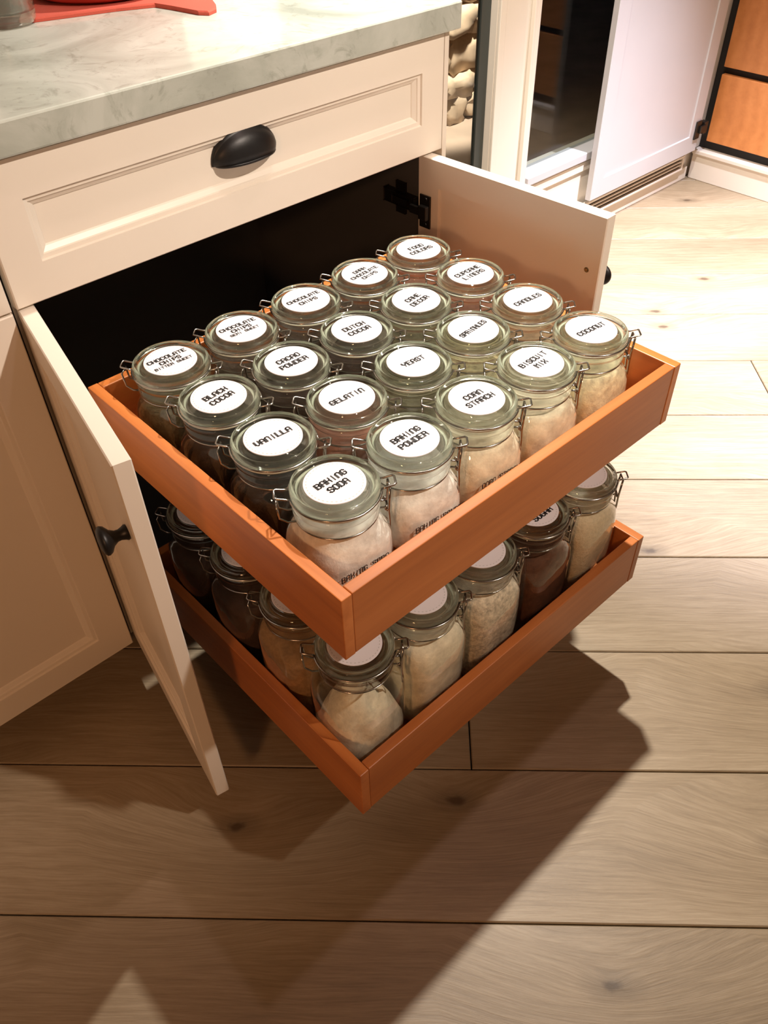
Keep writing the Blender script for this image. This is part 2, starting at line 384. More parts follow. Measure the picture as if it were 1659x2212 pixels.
# glazed door beside the post (window_1) and low window (window_2)
win1 = struct(empty('window_1', (1.06, Y1+0.05, 0)))
fx0, fx1 = 0.725, 1.392
def wbox(name, m, parent, *a, bev=0.001):
    px, py, pz = parent.location
    return boxobj_rel(name, m, parent, *a, bev=bev)
def boxobj_rel(name, m, parent, x0, y0, z0, x1, y1, z1, bev=0.001):
    p = parent.location; cx, cy = (x0+x1)/2, (y0+y1)/2
    bm = bmesh.new(); box(bm, x0-cx, y0-cy, 0, x1-cx, y1-cy, z1-z0, bev)
    return obj(name, bm, m, parent, (cx-p.x, cy-p.y, z0-p.z))
boxobj_rel('stile', DARKF, win1, 1.350, Y1+.02, 0.004, 1.3845, Y1+.034, 2.07)
boxobj_rel('stile', DARKF, win1, 0.725, Y1+.02, 0.004, 0.785, Y1+.034, 2.07)
boxobj_rel('rail', DARKF, win1, 0.786, Y1+.02, 0.004, 1.349, Y1+.034, 0.07)
boxobj_rel('rail', DARKF, win1, 0.786, Y1+.02, 2.0, 1.349, Y1+.034, 2.07)
boxobj_rel('pane', PANE, win1, 0.786, Y1+.025, 0.071, 1.349, Y1+.030, 1.999, bev=0)
win2 = struct(empty('window_2', (2.03, Y1+0.05, 0.235)))
boxobj_rel('sill', PAINTW, win2, 1.558, Y1-.012, 0.236, 2.497, Y1+.06, 0.262, bev=0.003)
boxobj_rel('stile', DARKF, win2, 1.558, Y1+.03, 0.263, 1.585, Y1+.06, 2.07)
boxobj_rel('stile', DARKF, win2, 2.46, Y1+.03, 0.263, 2.497, Y1+.06, 2.07)
boxobj_rel('rail', DARKF, win2, 1.586, Y1+.03, 2.03, 2.459, Y1+.06, 2.07)
boxobj_rel('pane', PANE, win2, 1.586, Y1+.042, 0.264, 2.459, Y1+.048, 2.029, bev=0)
bm = bmesh.new()
box(bm, 1.387, Y1-.010, 0.0, 1.411, Y1-.0005, 2.1, 0.002); box(bm, 1.4115, Y1-.005, 0.0, 1.494, Y1-.0005, 2.1, 0.001)
box(bm, 1.517, Y1-.014, 0.0, 1.528, Y1-.0005, 2.1, 0.002); box(bm, 1.532, Y1-.010, 0.0, 1.548, Y1-.0005, 2.1, 0.002)
struct(obj('trim_1', bm, PAINT))
bm = bmesh.new(); box(bm, 1.56, Y1-.014, 0.0, 2.49, Y1-.0005, 0.045, 0.003); box(bm, 1.56, Y1-.006, 0.203, 2.49, Y1-.0005, 0.232, 0.002)
struct(obj('baseboard_back', bm, PAINT))
# outside: patio ground and a lit dry stone wall
bm = bmesh.new(); box(bm, 0.2, Y1+.13, -0.14, 5.2, 4.6, -0.02)
struct(tag(obj('patio', bm, PATIO), 'concrete patio ground outside the glass door', 'ground'))
wallst = empty('stone_wall', (2.15, 2.13, -0.02)); tag(wallst, 'lit dry stone wall outside behind the glass door', 'stone wall')
z = 0.0; row = 0
bmc = bmesh.new(); box(bmc, -0.80, 0.06, 0, 0.60, 0.30, 1.0)
obj('core', bmc, BLK, wallst)
while z < 1.0:
    hh = random.uniform(0.07, 0.13); x = -0.85 - random.uniform(0, 0.1)
    while x < 0.38:
        ww = random.uniform(0.09, 0.20)
        bm = bmesh.new(); bmesh.ops.create_cube(bm, size=1.0)
        bmesh.ops.subdivide_edges(bm, edges=bm.edges[:], cuts=2, use_grid_fill=True)
        sd = random.uniform(0, 99)
        for v in bm.verts:
            q = v.co.copy(); q = q*0.72 + q.normalized()*0.62*0.28
            nz = noise.noise_vector(q*2.6 + Vector((sd, 0, 0)))
            v.co = Vector((q.x*ww*1.02, q.y*0.2, q.z*hh*1.02)) + nz*0.030
        obj('stone', bm, STONE, wallst, (x+ww/2, random.uniform(-0.02, 0.02), z+hh/2+0.004), smooth=True)
        x += ww + 0.008
    z += hh + 0.006

# ------------------------------------------------------------------ marble worktop
FY = 0.44                                      # plane of the closed fronts
bm = bmesh.new(); box(bm, -0.945, 0.429, 0.9027, 0.636, 0.995, 0.9405, 0.0028)
o = obj('worktop', bm, MARBLE); tag(o, 'pale grey veined marble worktop on the cream base cabinets', 'worktop')

# ------------------------------------------------------------------ hardware builders
def cup_pull(parent, cx, y, zb, wd=0.104, hh=0.043, dep=0.023):
    bm = bmesh.new(); nu = 28; g = []
    sec = [(1.0, 0.0), (1.0, 0.22), (0.94, 0.46), (0.80, 0.66), (0.60, 0.78), (0.46, 0.82), (0.40, 0.86), (0.34, 0.93), (0.18, 0.975), (0.0, 1.0)]
    for i in range(nu+1):
        a = PI*i/nu; rr = math.sin(a)
        g.append([bm.verts.new((wd/2*math.cos(a)*(0.90+0.10*u_), -dep*o_*(rr**0.85), hh*u_*rr)) for o_, u_ in sec])
    for i in range(nu):
        for j in range(len(sec)-1):
            try: bm.faces.new((g[i][j], g[i+1][j], g[i+1][j+1], g[i][j+1]))
            except ValueError: pass
    bmesh.ops.remove_doubles(bm, verts=bm.verts[:], dist=1e-5)
    bmesh.ops.recalc_face_normals(bm, faces=bm.faces[:])
    bmesh.ops.solidify(bm, geom=bm.faces[:], thickness=0.0018)
    lip = [(wd/2*0.90*math.cos(PI*i/nu), -dep*(math.sin(PI*i/nu)**0.9)-0.0005, -0.0005) for i in range(nu+1)]
    tube(bm, lip, 0.0022, 6)
    pl = parent.location
    return obj('cup_pull', bm, BLACK, parent, (cx-pl.x, y-pl.y, zb-pl.z), smooth=True)
KNOB = [(0.0, 0.0), (0.0085, 0.0), (0.009, 0.002), (0.0075, 0.005), (0.0062, 0.009), (0.0065, 0.013), (0.0095, 0.018), (0.0150, 0.022),
        (0.0168, 0.0255), (0.0165, 0.028), (0.013, 0.0305), (0.007, 0.032), (0.0, 0.0325)]
def knob_obj(parent, loc, rot):
    bm = bmesh.new(); lathe(bm, KNOB, 28)
    return obj('knob', bm, BLACK, parent, loc, rot, smooth=True)

# ------------------------------------------------------------------ the open base cabinet
cab = empty('base_cabinet', (0.245, 0.70, 0)); tag(cab, 'open cream base cabinet with two pull-out trays full of jars', 'cabinet')
cl = cab.location
bm = bmesh.new()
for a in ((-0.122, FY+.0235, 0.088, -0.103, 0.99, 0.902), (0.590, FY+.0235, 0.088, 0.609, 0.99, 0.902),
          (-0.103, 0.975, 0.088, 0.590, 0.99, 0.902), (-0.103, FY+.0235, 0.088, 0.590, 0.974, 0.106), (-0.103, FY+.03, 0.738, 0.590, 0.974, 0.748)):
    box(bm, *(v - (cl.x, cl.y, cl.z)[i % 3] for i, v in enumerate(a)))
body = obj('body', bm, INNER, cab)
for fx0_, fx1_ in ((-0.122, -0.1035), (0.5905, 0.609)):
    boxobj_rel('face_frame', PAINT, cab, fx0_, FY+.0206, 0.088, fx1_, FY+.0234, 0.729, bev=0.0004)
boxobj_rel('end_panel', PAINT, cab, 0.6125, FY+.0005, 0.0, 0.622, 0.99, 0.9020, bev=0.001)
boxobj_rel('toe_kick', TOE, cab, -0.122, 0.52, 0.0, 0.609, 0.535, 0.087)
bm = bmesh.new(); panel_door(bm, 0.734, 0.1700, 0.020, OGEE(0.047), SHALLOW(0.06))
drw = obj('drawer', bm, PAINT, cab, (-0.1225-cl.x, FY-cl.y, 0.7305))
def on_drawer(d):   # children live in the drawer's own space
    return d
bmk = cup_pull(drw, 0, 0, 0)
bmk.location = (0.236+0.1225, 0.0115-0.0005, 0.816-0.7305)
DH = 0.7275-0.087
def door(parent, hinge_xy, rz, mirror, wd=0.363):
    bm = bmesh.new(); panel_door(bm, wd, DH, 0.0205, OGEE(0.052), SHALLOW(0.045))
    if mirror:
        for v in bm.verts: v.co.x = -v.co.x
    p = parent.location
    return obj('door', bm, PAINT, parent, (hinge_xy[0]-p.x, hinge_xy[1]-p.y, 0.087), (0, 0, rz))
# local: front y=0, back y=0.0205; x from the hinge (0) to the free end
# right door: free end at (0.5906..0.613,0.098); hinge back corner at (0.575,0.457); back side faces -x
ang = math.atan2(0.100-0.457, 0.5906-0.5745)
dR = door(cab, (0.5745 + 0.0205*math.cos(ang+PI/2), 0.457 + 0.0205*math.sin(ang+PI/2)), ang+PI, True)
angL = math.atan2(0.1006-0.455, -0.1672+0.0985)
dL = door(cab, (-0.0985 - 0.0205*math.cos(angL+PI/2), 0.455 - 0.0205*math.sin(angL+PI/2)), angL, False)
knob_obj(dL, (0.363-0.028, 0.0, 0.53), (PI/2, 0, 0))
knob_obj(dR, (-(0.363-0.022), 0.0, 0.53), (PI/2, 0, 0))
for zz in (0.555,):
    bm = bmesh.new(); lathe(bm, [(0, 0.0012), (0.0022, 0.0010), (0.0026, 0.0003), (0.0036, 0.0008), (0.0042, 0.0)], 16)
    obj('screw', bm, SCREW, dR, (-(0.363-0.022), 0.0205, zz), (-PI/2, 0, 0))
def hinge(parent_door, sx, zc):
    bm = bmesh.new()
    box(bm, 0.006, 0.0205, -0.028, 0.030, 0.0235, 0.028, 0.0008)       # flange plate on the door back
    box(bm, 0.010, 0.0235, -0.012, 0.028, 0.032, 0.012, 0.0015)       # cup
    lathe(bm, [(0, 0.0250), (0.003, 0.0250), (0.0034, 0.0235)], 12, Matrix.Translation((0.02, 0, 0.022)) @ Matrix.Rotation(-PI/2, 4, 'X'))
    lathe(bm, [(0, 0.0250), (0.003, 0.0250), (0.0034, 0.0235)], 12, Matrix.Translation((0.02, 0, -0.022)) @ Matrix.Rotation(-PI/2, 4, 'X'))
    box(bm, -0.012, 0.024, -0.007, 0.016, 0.030, 0.007, 0.001)        # link arm
    if sx < 0:
        for v in bm.verts: v.co.x = -v.co.x
    return obj('hinge', bm, HINGE, parent_door, (0, 0, zc))
for zz in (0.55, 0.08):
    hinge(dR, -1, zz); hinge(dL, 1, zz)
def hinge_arm(x, s, zc):        # arm and mounting plate screwed to the inside of the cabinet wall
    bm = bmesh.new()
    box(bm, 0, 0.0, -0.011, 0.012*s, 0.075, 0.011, 0.002)
    box(bm, 0, 0.030, -0.027, 0.005*s, 0.052, 0.027, 0.001)
    box(bm, 0.012*s, 0.012, -0.006, 0.017*s, 0.05, 0.006, 0.001)
    return obj('hinge_arm', bm, HINGE, cab, (x-cl.x, FY+0.030-cl.y, zc))
for zz in (0.637, 0.167):
    hinge_arm(0.590, -1, zz); hinge_arm(-0.103, 1, zz)
# pull-out trays
def tray(x0, x1, y0, y1, z0, z1, t=0.0145):
    e = empty('pull_out_tray', (0, 0, 0)); e.parent = cab
    cx, cy = (x0+x1)/2, (y0+y1)/2
    e.location = (cx-cl.x, cy-cl.y, z0); W, D, H = x1-x0, y1-y0, z1-z0
    def pc(name, ln, th, ht, loc, rz):
        bm = bmesh.new(); box(bm, -ln/2, -th/2, 0, ln/2, th/2, ht, 0.0012)
        return obj(name, bm, TRAYW, e, loc, (0, 0, rz))
    pc('side_panel', D, t, H, (-W/2+t/2, 0, 0), PI/2); pc('side_panel', D, t, H, (W/2-t/2, 0, 0), PI/2)
    g = 0.0003
    pc('front_panel', W-2*t-2*g, t, H, (0, -D/2+t/2+0.0006, 0), 0); pc('back_panel', W-2*t-2*g, t, H, (0, D/2-t/2-0.0006, 0), 0)
    bm = bmesh.new(); box(bm, -W/2+t+g, -D/2+t+g+.0006, 0.004, W/2-t-g, D/2-t-g-.0006, 0.010)
    obj('tray_floor', bm, TRAYW, e)
    for s in (-1, 1):
        bm = bmesh.new(); box(bm, s*(W/2-0.040)-0.010, -D/2+0.16, -0.018, s*(W/2-0.040)+0.010, D/2, -0.0005, 0.001)
        obj('slide_rail', bm, HINGE, e)
    return e
T1 = (-0.0787, 0.5215, -0.0972, 0.415, 0.5135, 0.610)
T2 = (-0.0860, 0.5120, -0.1160, 0.396, 0.2055, 0.303)
tray(*T1); tray(*T2)

# ------------------------------------------------------------------ the closed cabinet on the left
cb = empty('base_cabinet', (-0.55, 0.70, 0)); tag(cb, 'closed cream base cabinet at the left edge under the marble', 'cabinet')
boxobj_rel('body', PAINT, cb, -0.93, FY+.021, 0.088, -0.1235, 0.99, 0.902)
boxobj_rel('toe_kick', TOE, cb, -0.93, 0.52, 0.0, -0.1235, 0.535, 0.087)
bm = bmesh.new(); panel_door(bm, 0.80, 0.1700, 0.020, OGEE(0.047), SHALLOW(0.06)); d2 = obj('drawer', bm, PAINT, cb, (-0.9295+0.55, FY-0.70, 0.7305))
k2 = cup_pull(d2, 0, 0, 0); k2.location = (0.40, 0.011, 0.085)
bm = bmesh.new(); panel_door(bm, 0.398, DH, 0.0205, OGEE(0.052), SHALLOW(0.045)); d3 = obj('door', bm, PAINT, cb, (-0.5275+0.55, FY-0.70, 0.087))
bm = bmesh.new(); panel_door(bm, 0.398, DH, 0.0205, OGEE(0.052), SHALLOW(0.045)); d4 = obj('door', bm, PAINT, cb, (-0.9285+0.55, FY-0.70, 0.087))
knob_obj(d3, (0.028, 0.0, 0.59), (PI/2, 0, 0)); knob_obj(d4, (0.37, 0.0, 0.59), (PI/2, 0, 0))

# ------------------------------------------------------------------ pantry on the right with orange drawers and an open door
pan = empty('pantry_cabinet', (2.80, 0.55, 0)); tag(pan, 'tall white pantry with orange wood drawers and its door standing open', 'cabinet')
pl = pan.location; PX = 2.504
boxobj_rel('plinth', PAINT, pan, PX, -0.30, 0.0, 3.1, 0.985, 0.088, bev=0.002)
boxobj_rel('ledge', PAINT, pan, PX-0.008, -0.30, 0.0885, 3.1, 0.985, 0.104, bev=0.003)
boxobj_rel('body', BLK, pan, PX+0.03, -0.28, 0.105, 3.1, 0.983, 2.20)
boxobj_rel('side_panel', PAINT, pan, PX, 0.984, 0.105, 3.1, 0.997, 2.20)
boxobj_rel('side_panel', PAINT, pan, PX, -0.30, 0.105, 3.1, -0.281, 2.20)
for z0, z1 in ((0.137, 0.356), (0.379, 0.588), (0.611, 0.82), (0.843, 1.052)):
    boxobj_rel('drawer', ORANGE, pan, PX+0.008, -0.262, z0, PX+0.028, 0.950, z1, bev=0.002)
bm = bmesh.new(); panel_door(bm, 0.61, 2.08, 0.021, SHALLOW(0.058), OGEE(0.058))
pd = obj('door', bm, PAINTW, pan, (1.842-pl.x, 0.952-pl.y, 0.119))
bm = bmesh.new()
box(bm, -0.018, -0.006, -0.03, 0.012, -0.0005, 0.03, 0.001); box(bm, 0.0, -0.014, -0.012, 0.034, -0.006, 0.012, 0.002); box(bm, 0.026, -0.010, -0.02, 0.05, 0.012, 0.02, 0.002)
obj('hinge', bm, HINGE, pd, (0.592, 0.0, 0.075))
# low vent grille under the pantry door
vent = empty('floor_vent', (2.13, Y1-.015, 0.05)); tag(vent, 'long slotted vent in the base under the pantry door', 'vent')
bm = bmesh.new()
box(bm, -0.30, -0.012, 0.0, 0.30, 0.0, 0.008, 0.001); box(bm, -0.30, -0.012, 0.044, 0.30, 0.0, 0.052, 0.001); box(bm, -0.30, -0.012, 0.0085, -0.29, 0.0, 0.0435); box(bm, 0.29, -0.012, 0.0085, 0.30, 0.0, 0.0435)
obj('frame', bm, PAINT, vent)
bm = bmesh.new(); box(bm, -0.2895, -0.002, 0.0085, 0.2895, -0.0002, 0.0435); obj('backing', bm, BLK, vent)
for k in range(2):
    bm = bmesh.new(); box(bm, -0.289, -0.010, 0.018+0.012*k, 0.289, -0.003, 0.022+0.012*k); obj('slat', bm, PAINT, vent)

# ------------------------------------------------------------------ stroke lettering
GL = {  # polylines on a 4 x 6 grid, squared off with cut corners
'A': ['0,0 0,5 1,6 3,6 4,5 4,0', '0,2.6 4,2.6'], 'B': ['0,0 0,6 3,6 4,5.2 4,4 3.2,3.2 0,3.2', '3.2,3.2 4,2.4 4,0.8 3,0 0,0'], 'C': ['4,4.6 4,5 3,6 1,6 0,5 0,1 1,0 3,0 4,1 4,1.4'],
'D': ['0,0 0,6 3,6 4,5 4,1 3,0 0,0'], 'E': ['4,6 0,6 0,0 4,0', '0,3.1 3,3.1'], 'F': ['4,6 0,6 0,0', '0,3.1 3,3.1'], 'G': ['4,4.8 4,5 3,6 1,6 0,5 0,1 1,0 3,0 4,1 4,2.8 2.2,2.8'],
'H': ['0,0 0,6', '4,0 4,6', '0,3 4,3'], 'I': ['2,0 2,6'], 'K': ['0,0 0,6', '4,6 4,4 3,3 0,3', '3,3 4,2 4,0'], 'L': ['0,6 0,0 4,0'], 'M': ['0,0 0,6 2,4 4,6 4,0'],
'N': ['0,0 0,5 1,6 3,6 4,5 4,0'], 'O': ['1,0 0,1 0,5 1,6 3,6 4,5 4,1 3,0 1,0'], 'P': ['0,0 0,6 3,6 4,5 4,3.6 3,2.7 0,2.7'], 'R': ['0,0 0,6 3,6 4,5 4,3.8 3,3 0,3', '3,3 4,2 4,0'],
'S': ['4,4.8 4,5.2 3,6 1,6 0,5 0,4 1,3.1 3,3.1 4,2.2 4,1 3,0 1,0 0,0.8 0,1.2'], 'T': ['0,6 4,6', '2,6 2,0'], 'U': ['0,6 0,1 1,0 3,0 4,1 4,6'], 'V': ['0,6 0,1.6 1.8,0 2.2,0 4,1.6 4,6'],
'W': ['0,6 0,0 2,2 4,0 4,6'], 'X': ['0,0 0,1.4 4,4.6 4,6', '0,6 0,4.6 4,1.4 4,0'], 'Y': ['0,6 0,4 1,3 3,3 4,4 4,6', '2,3 2,0'], ' ': []}
def ribbon(bm, text, x, y, hgt, wd, adv, th, place):
    for ch in text:
        for s in GL[ch]:
            pts = [Vector((x + float(p.split(',')[0])/4*wd, y + float(p.split(',')[1])/6*hgt)) for p in s.split()]
            for a, b in zip(pts, pts[1:]):
                d = b - a
                if d.length < 1e-9: continue
                d.normalize(); heavy = abs(d.y) > 0.9 and (a.x - x) < wd*0.1 and ch != 'I'
                n2 = Vector((-d.y, d.x)) * (th*0.85 if heavy else th*0.5); e = d*th*0.5
                q = [a - e - n2, b + e - n2, b + e + n2, a - e + n2]
                bm.faces.new([bm.verts.new(place(p.x, p.y)) for p in q])
        x += adv
def text_lines(bm, lines, place, wt=0.19):
    """lines: (text, letter height, advance, baseline y)"""
    for t, h, adv, y in lines:
        wd = adv*0.68; ribbon(bm, t, -(len(t)*adv - (adv-wd))/2, y, h, wd, adv, h*wt, place)

# ------------------------------------------------------------------ clip-top jars
def se(a, n, th):
    c, s = abs(math.cos(th)), abs(math.sin(th))
    return a/((c**n + s**n)**(1/n))
def square_lathe(bm, prof, seg=44, cap_bottom=True, cap_top=False, bump=None):
    rings = []
    for a, n, z in prof:
        rings.append([bm.verts.new((se(a, n, 2*PI*i/seg)*math.cos(2*PI*i/seg), se(a, n, 2*PI*i/seg)*math.sin(2*PI*i/seg), z)) for i in range(seg)])
    for A, B in zip(rings, rings[1:]):
        for i in range(seg): bm.faces.new((A[i], A[(i+1) % seg], B[(i+1) % seg], B[i]))
    def cap(r, z):
        c = bm.verts.new((0, 0, z))
        for i in range(seg): bm.faces.new((r[i], r[(i+1) % seg], c))
    if cap_bottom: cap(rings[0], prof[0][2])
    if cap_top: cap(rings[-1], prof[-1][2])
    return rings
AW = 0.0536
def jar_body_mesh(H):
    zt = H           # z of the label plane above the base
    prof = [(0.030, 2.2, 0.004), (0.040, 2.8, 0.0015), (0.0465, 3.3, 0.0015), (0.0505, 3.3, 0.004), (AW, 3.3, 0.009), (AW, 3.3, zt-0.086), (AW*0.985, 3.2, zt-0.073),
            (AW*0.95, 2.9, zt-0.062), (0.0475, 2.35, zt-0.052), (0.0448, 2.05, zt-0.0445), (0.0446, 2.0, zt-0.041), (0.0446, 2, zt-0.0385), (0.0474, 2, zt-0.0365), (0.0478, 2, zt-0.0330),
            (0.0470, 2, zt-0.0290), (0.0455, 2, zt-0.0275), (0.0455, 2, zt-0.0255), (0.0474, 2, zt-0.0240), (0.0484, 2, zt-0.0225), (0.0487, 2, zt-0.0190), (0.0482, 2, zt-0.0160), (0.0440, 2, zt-0.0155), (0.0395, 2, zt-0.0160)]
    bm = bmesh.new(); square_lathe(bm, prof)
    me = mesh_of(bm, 'jar_body'); me.materials.append(GLASS); me.materials.append(NECKG)
    for p in me.polygons:
        if p.center.z > zt-0.0425: p.material_index = 1
    return me
bm = bmesh.new()
lathe(bm, [(0, -0.0012), (0.0355, -0.0012), (0.0361, -0.0018), (0.0367, -0.0056), (0.0384, -0.0064), (0.0412, -0.0062), (0.0428, -0.0020), (0.0450, 0.0004), (0.0472, 0.0002), (0.0488, -0.0020),
           (0.0492, -0.0060), (0.0490, -0.0105), (0.0478, -0.0122), (0.0400, -0.0125), (0.0385, -0.0150), (0.0360, -0.0158), (0.0, -0.0145)], 48)
LID_ME = mesh_of(bm, 'lid')
bm = bmesh.new(); lathe(bm, [(0.0420, -0.0126), (0.0478, -0.0124), (0.0488, -0.0140), (0.0478, -0.0154), (0.0420, -0.0154), (0.0420, -0.0126)], 48); GASKET_ME = mesh_of(bm, 'gasket')
bm = bmesh.new(); lathe(bm, [(0, 0.0), (0.0335, 0.0), (0.0338, -0.0003), (0.0338, -0.00115), (0, -0.00115)], 56); LABEL_ME = mesh_of(bm, 'label')
bm = bmesh.new()
for i in range(40):
    a = 2*PI*i/40; c = Vector((math.cos(a), math.sin(a), 0)); t = Vector((-c.y, c.x, 0)); z = Vector((0, 0, 0.00015))
    bm.faces.new([bm.verts.new(c*0.0305 + c*u*0.0005 + t*v*0.0011 + z) for u, v in ((-1, -1), (1, -1), (1, 1), (-1, 1))])
DASH_ME = mesh_of(bm, 'dashed_border')
# the wire bail: ring round the lid with an ear at each side, ring round the neck, hinge loop and clasp lever (clasp towards +X)
def arc(r, z, a0, a1, n): return [(r*math.cos(a0+(a1-a0)*i/n), r*math.sin(a0+(a1-a0)*i/n), z) for i in range(n+1)]
bm = bmesh.new(); g = 0.17
zl = -0.0095
tube(bm, arc(0.0503, zl, g, PI-g, 22), 0.00125, 6); tube(bm, arc(0.0503, zl, PI+g, 2*PI-g, 22), 0.00125, 6)
for s in (1, -1):
    x = 0.0503*math.cos(g)*s; y = 0.0503*math.sin(g)
    tube(bm, [(x, y, zl), (x+0.004*s, y*0.95, zl+0.0005), (x+0.0135*s, y*0.9, zl+0.003), (x+0.0155*s, y*0.7, zl+0.003), (x+0.0155*s, -y*0.7, zl+0.003), (x+0.0135*s, -y*0.9, zl+0.003), (x+0.004*s, -y*0.95, zl+0.0005), (x, -y, zl)], 0.00125, 6)
BAIL_ME = mesh_of(bm, 'lid_wire')
bm = bmesh.new(); zn = -0.0398
tube(bm, arc(0.0457, zn, 0.12, 2*PI-0.12, 44), 0.0011, 6)
x, y = 0.0457, 0.0054
tube(bm, [(x, y, zn), (x+0.008, y*1.1, zn), (x+0.009, y*1.4, zn-0.002)], 0.00125, 6); tube(bm, [(x, -y, zn), (x+0.008, -y*1.1, zn), (x+0.009, -y*1.4, zn-0.002)], 0.00125, 6)
# hinge loop at -X
tube(bm, [(-0.0455, 0.010, zn), (-0.054, 0.010, zn), (-0.0625, 0.009, zn+0.006), (-0.0640, 0.0085, zn+0.024), (-0.0640, -0.0085, zn+0.024), (-0.0625, -0.009, zn+0.006), (-0.054, -0.010, zn), (-0.0455, -0.010, zn)], 0.00125, 6)
NECK_ME = mesh_of(bm, 'neck_wire')
bm = bmesh.new()
xo = 0.0457
for s in (1, -1):
    tube(bm, [(xo+0.0075, s*0.0075, zn+0.0035), (xo+0.0105, s*0.0078, zn+0.001), (xo+0.0090, s*0.0082, zn-0.003), (xo+0.0065, s*0.0080, zn-0.001), (xo+0.0075, s*0.0072, zn+0.003)], 0.0013, 6)
    tube(bm, [(xo+0.0125, s*0.0070, zn+0.0290), (xo+0.0110, s*0.0080, zn+0.008), (xo+0.0105, s*0.0080, zn-0.004), (xo+0.0115, s*0.0064, zn-0.020), (xo+0.0120, s*0.0035, zn-0.041), (xo+0.0120, 0, zn-0.0435)], 0.0015, 6)
tube(bm, [(xo+0.0125, -0.0070, zn+0.0290), (xo+0.0125, 0.0070, zn+0.0290)], 0.00125, 6)
tube(bm, [(xo+0.0105, -0.0085, zn-0.003), (xo+0.0105, 0.0085, zn-0.003)], 0.0013, 6)
CLASP_ME = mesh_of(bm, 'clasp')
BODY_U, BODY_L = None, None

def contents_mesh(H, fill, seed, amp, mound=0.0, gap=0.0009):
    """lumpy filling that follows the inside of the glass up to the fraction fill of the height"""
    rnd = random.Random(seed); zt = H
    top = 0.008 + (zt-0.034-0.008)*fill
    prof = [(0.046-gap, 3.2, 0.0045), (AW-gap-0.001, 3.3, 0.010)]
    def wall(z):
        pts = [(0.0, AW), (zt-0.086, AW), (zt-0.073, AW*0.985), (zt-0.062, AW*0.95), (zt-0.052, 0.0478), (zt-0.0445, 0.0455), (zt-0.041, 0.0444), (zt-0.02, 0.0440)]
        for (za, a), (zb, b) in zip(pts, pts[1:]):
            if z <= zb: return a + (b-a)*(z-za)/(zb-za)
        return 0.0428
    def en(z): return 3.3 if z < zt-0.073 else (2.9 if z < zt-0.060 else (2.35 if z < zt-0.050 else 2.0))
    ns = 11
    for i in range(1, ns+1):
        z = 0.010 + (top-0.010)*i/ns; prof.append((wall(z)-gap, en(z), z))
    if mound:
        prof = [(a*(1.0 if zz < 0.06 else max(0.36, 1.0-0.62*((zz-0.06)/(top-0.06))**1.3)), max(2.1, n-1.2*(zz > 0.06)), zz) for a, n, zz in prof]
    a_top = prof[-1][0]
    for k in (0.8, 0.55, 0.3): prof.append((a_top*k, 2.2, top + mound*(1-k)))
    bm = bmesh.new(); square_lathe(bm, prof, 36, cap_top=True)
    sd = Vector((seed*3.7, seed*1.3, 0))
    for v in bm.verts:
        if v.co.z < 0.012: continue
        nz = noise.noise(v.co*55 + sd)*0.6 + noise.noise(v.co*130 + sd)*0.4
        r = Vector((v.co.x, v.co.y, 0)); rl = r.length
        if rl > 1e-5 and v.co.z < top-0.001: v.co -= r/rl*(abs(nz)*0.0022 + (0.004*amp if nz > 0.25 else 0))
        if v.co.z > top-0.012: v.co.z += nz*0.010*amp + min(0, noise.noise(v.co*22 + sd))*0.02*amp
    return mesh_of(bm, 'contents')
def powder(name, c, var=0.20, rough=0.9, scale=48, spots=None):
    m, nt, out = mat(name); L = nt.links.new; b = pbsdf(nt, out, Roughness=rough)
    v = coords(nt); n = N(nt, 'TexNoise', Scale=scale, Detail=5.0, Roughness=0.65); L(v, n.inputs['Vector'])
    lo = tuple(x*(1-var) for x in c); hi = tuple(min(1, x*(1+var)) for x in c)
    L(ramp(nt, n.outputs[0], [(0.32, lo), (0.65, hi)]), b.inputs['Base Color'])
    bp = N(nt, 'Bump', Strength=0.6, Distance=0.003); L(n.outputs[0], bp.inputs['Height']); L(bp.outputs[0], b.inputs['Normal'])
    return m
CM = {'white': powder('white_powder', (0.84, 0.79, 0.75)), 'cream': powder('cream_powder', (0.80, 0.70, 0.54)), 'flake': powder('coconut_flakes', (0.84, 0.72, 0.50), 0.25, scale=110),
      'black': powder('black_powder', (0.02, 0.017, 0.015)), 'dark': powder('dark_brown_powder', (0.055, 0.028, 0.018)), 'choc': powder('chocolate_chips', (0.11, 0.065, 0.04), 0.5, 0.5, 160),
      'red': powder('reddish_sachets', (0.30, 0.12, 0.075), 0.4, 0.7, 40), 'olive': powder('olive_mix', (0.14, 0.115, 0.06), 0.4, 0.7, 90), 'multi': powder('mixed_sprinkles', (0.40, 0.33, 0.18), 0.5, 0.6, 180),
      'brown': powder('brown_sugar', (0.36, 0.20, 0.09), 0.25, scale=120), 'oats': powder('rolled_oats', (0.66, 0.56, 0.44), 0.35, 0.9, 150), 'dsugar': powder('dark_brown_sugar', (0.10, 0.035, 0.015), 0.3, scale=70),
      'wood': powder('birthday_candles', (0.42, 0.26, 0.15), 0.3, 0.6, 80), 'sugar': powder('granulated_sugar', (0.78, 0.63, 0.44), 0.1, scale=200)}
LS = lambda *w: [(t, 0.0078, 0.0070, y) for t, y in zip(w, {1: (-0.004,), 2: (0.0025, -0.0105)}[len(w)])]
L3 = lambda a, b, c: [(a, 0.0066, 0.0061, 0.0065), (b, 0.0066, 0.0061, -0.0035), (c, 0.0046, 0.0044, -0.0115)]
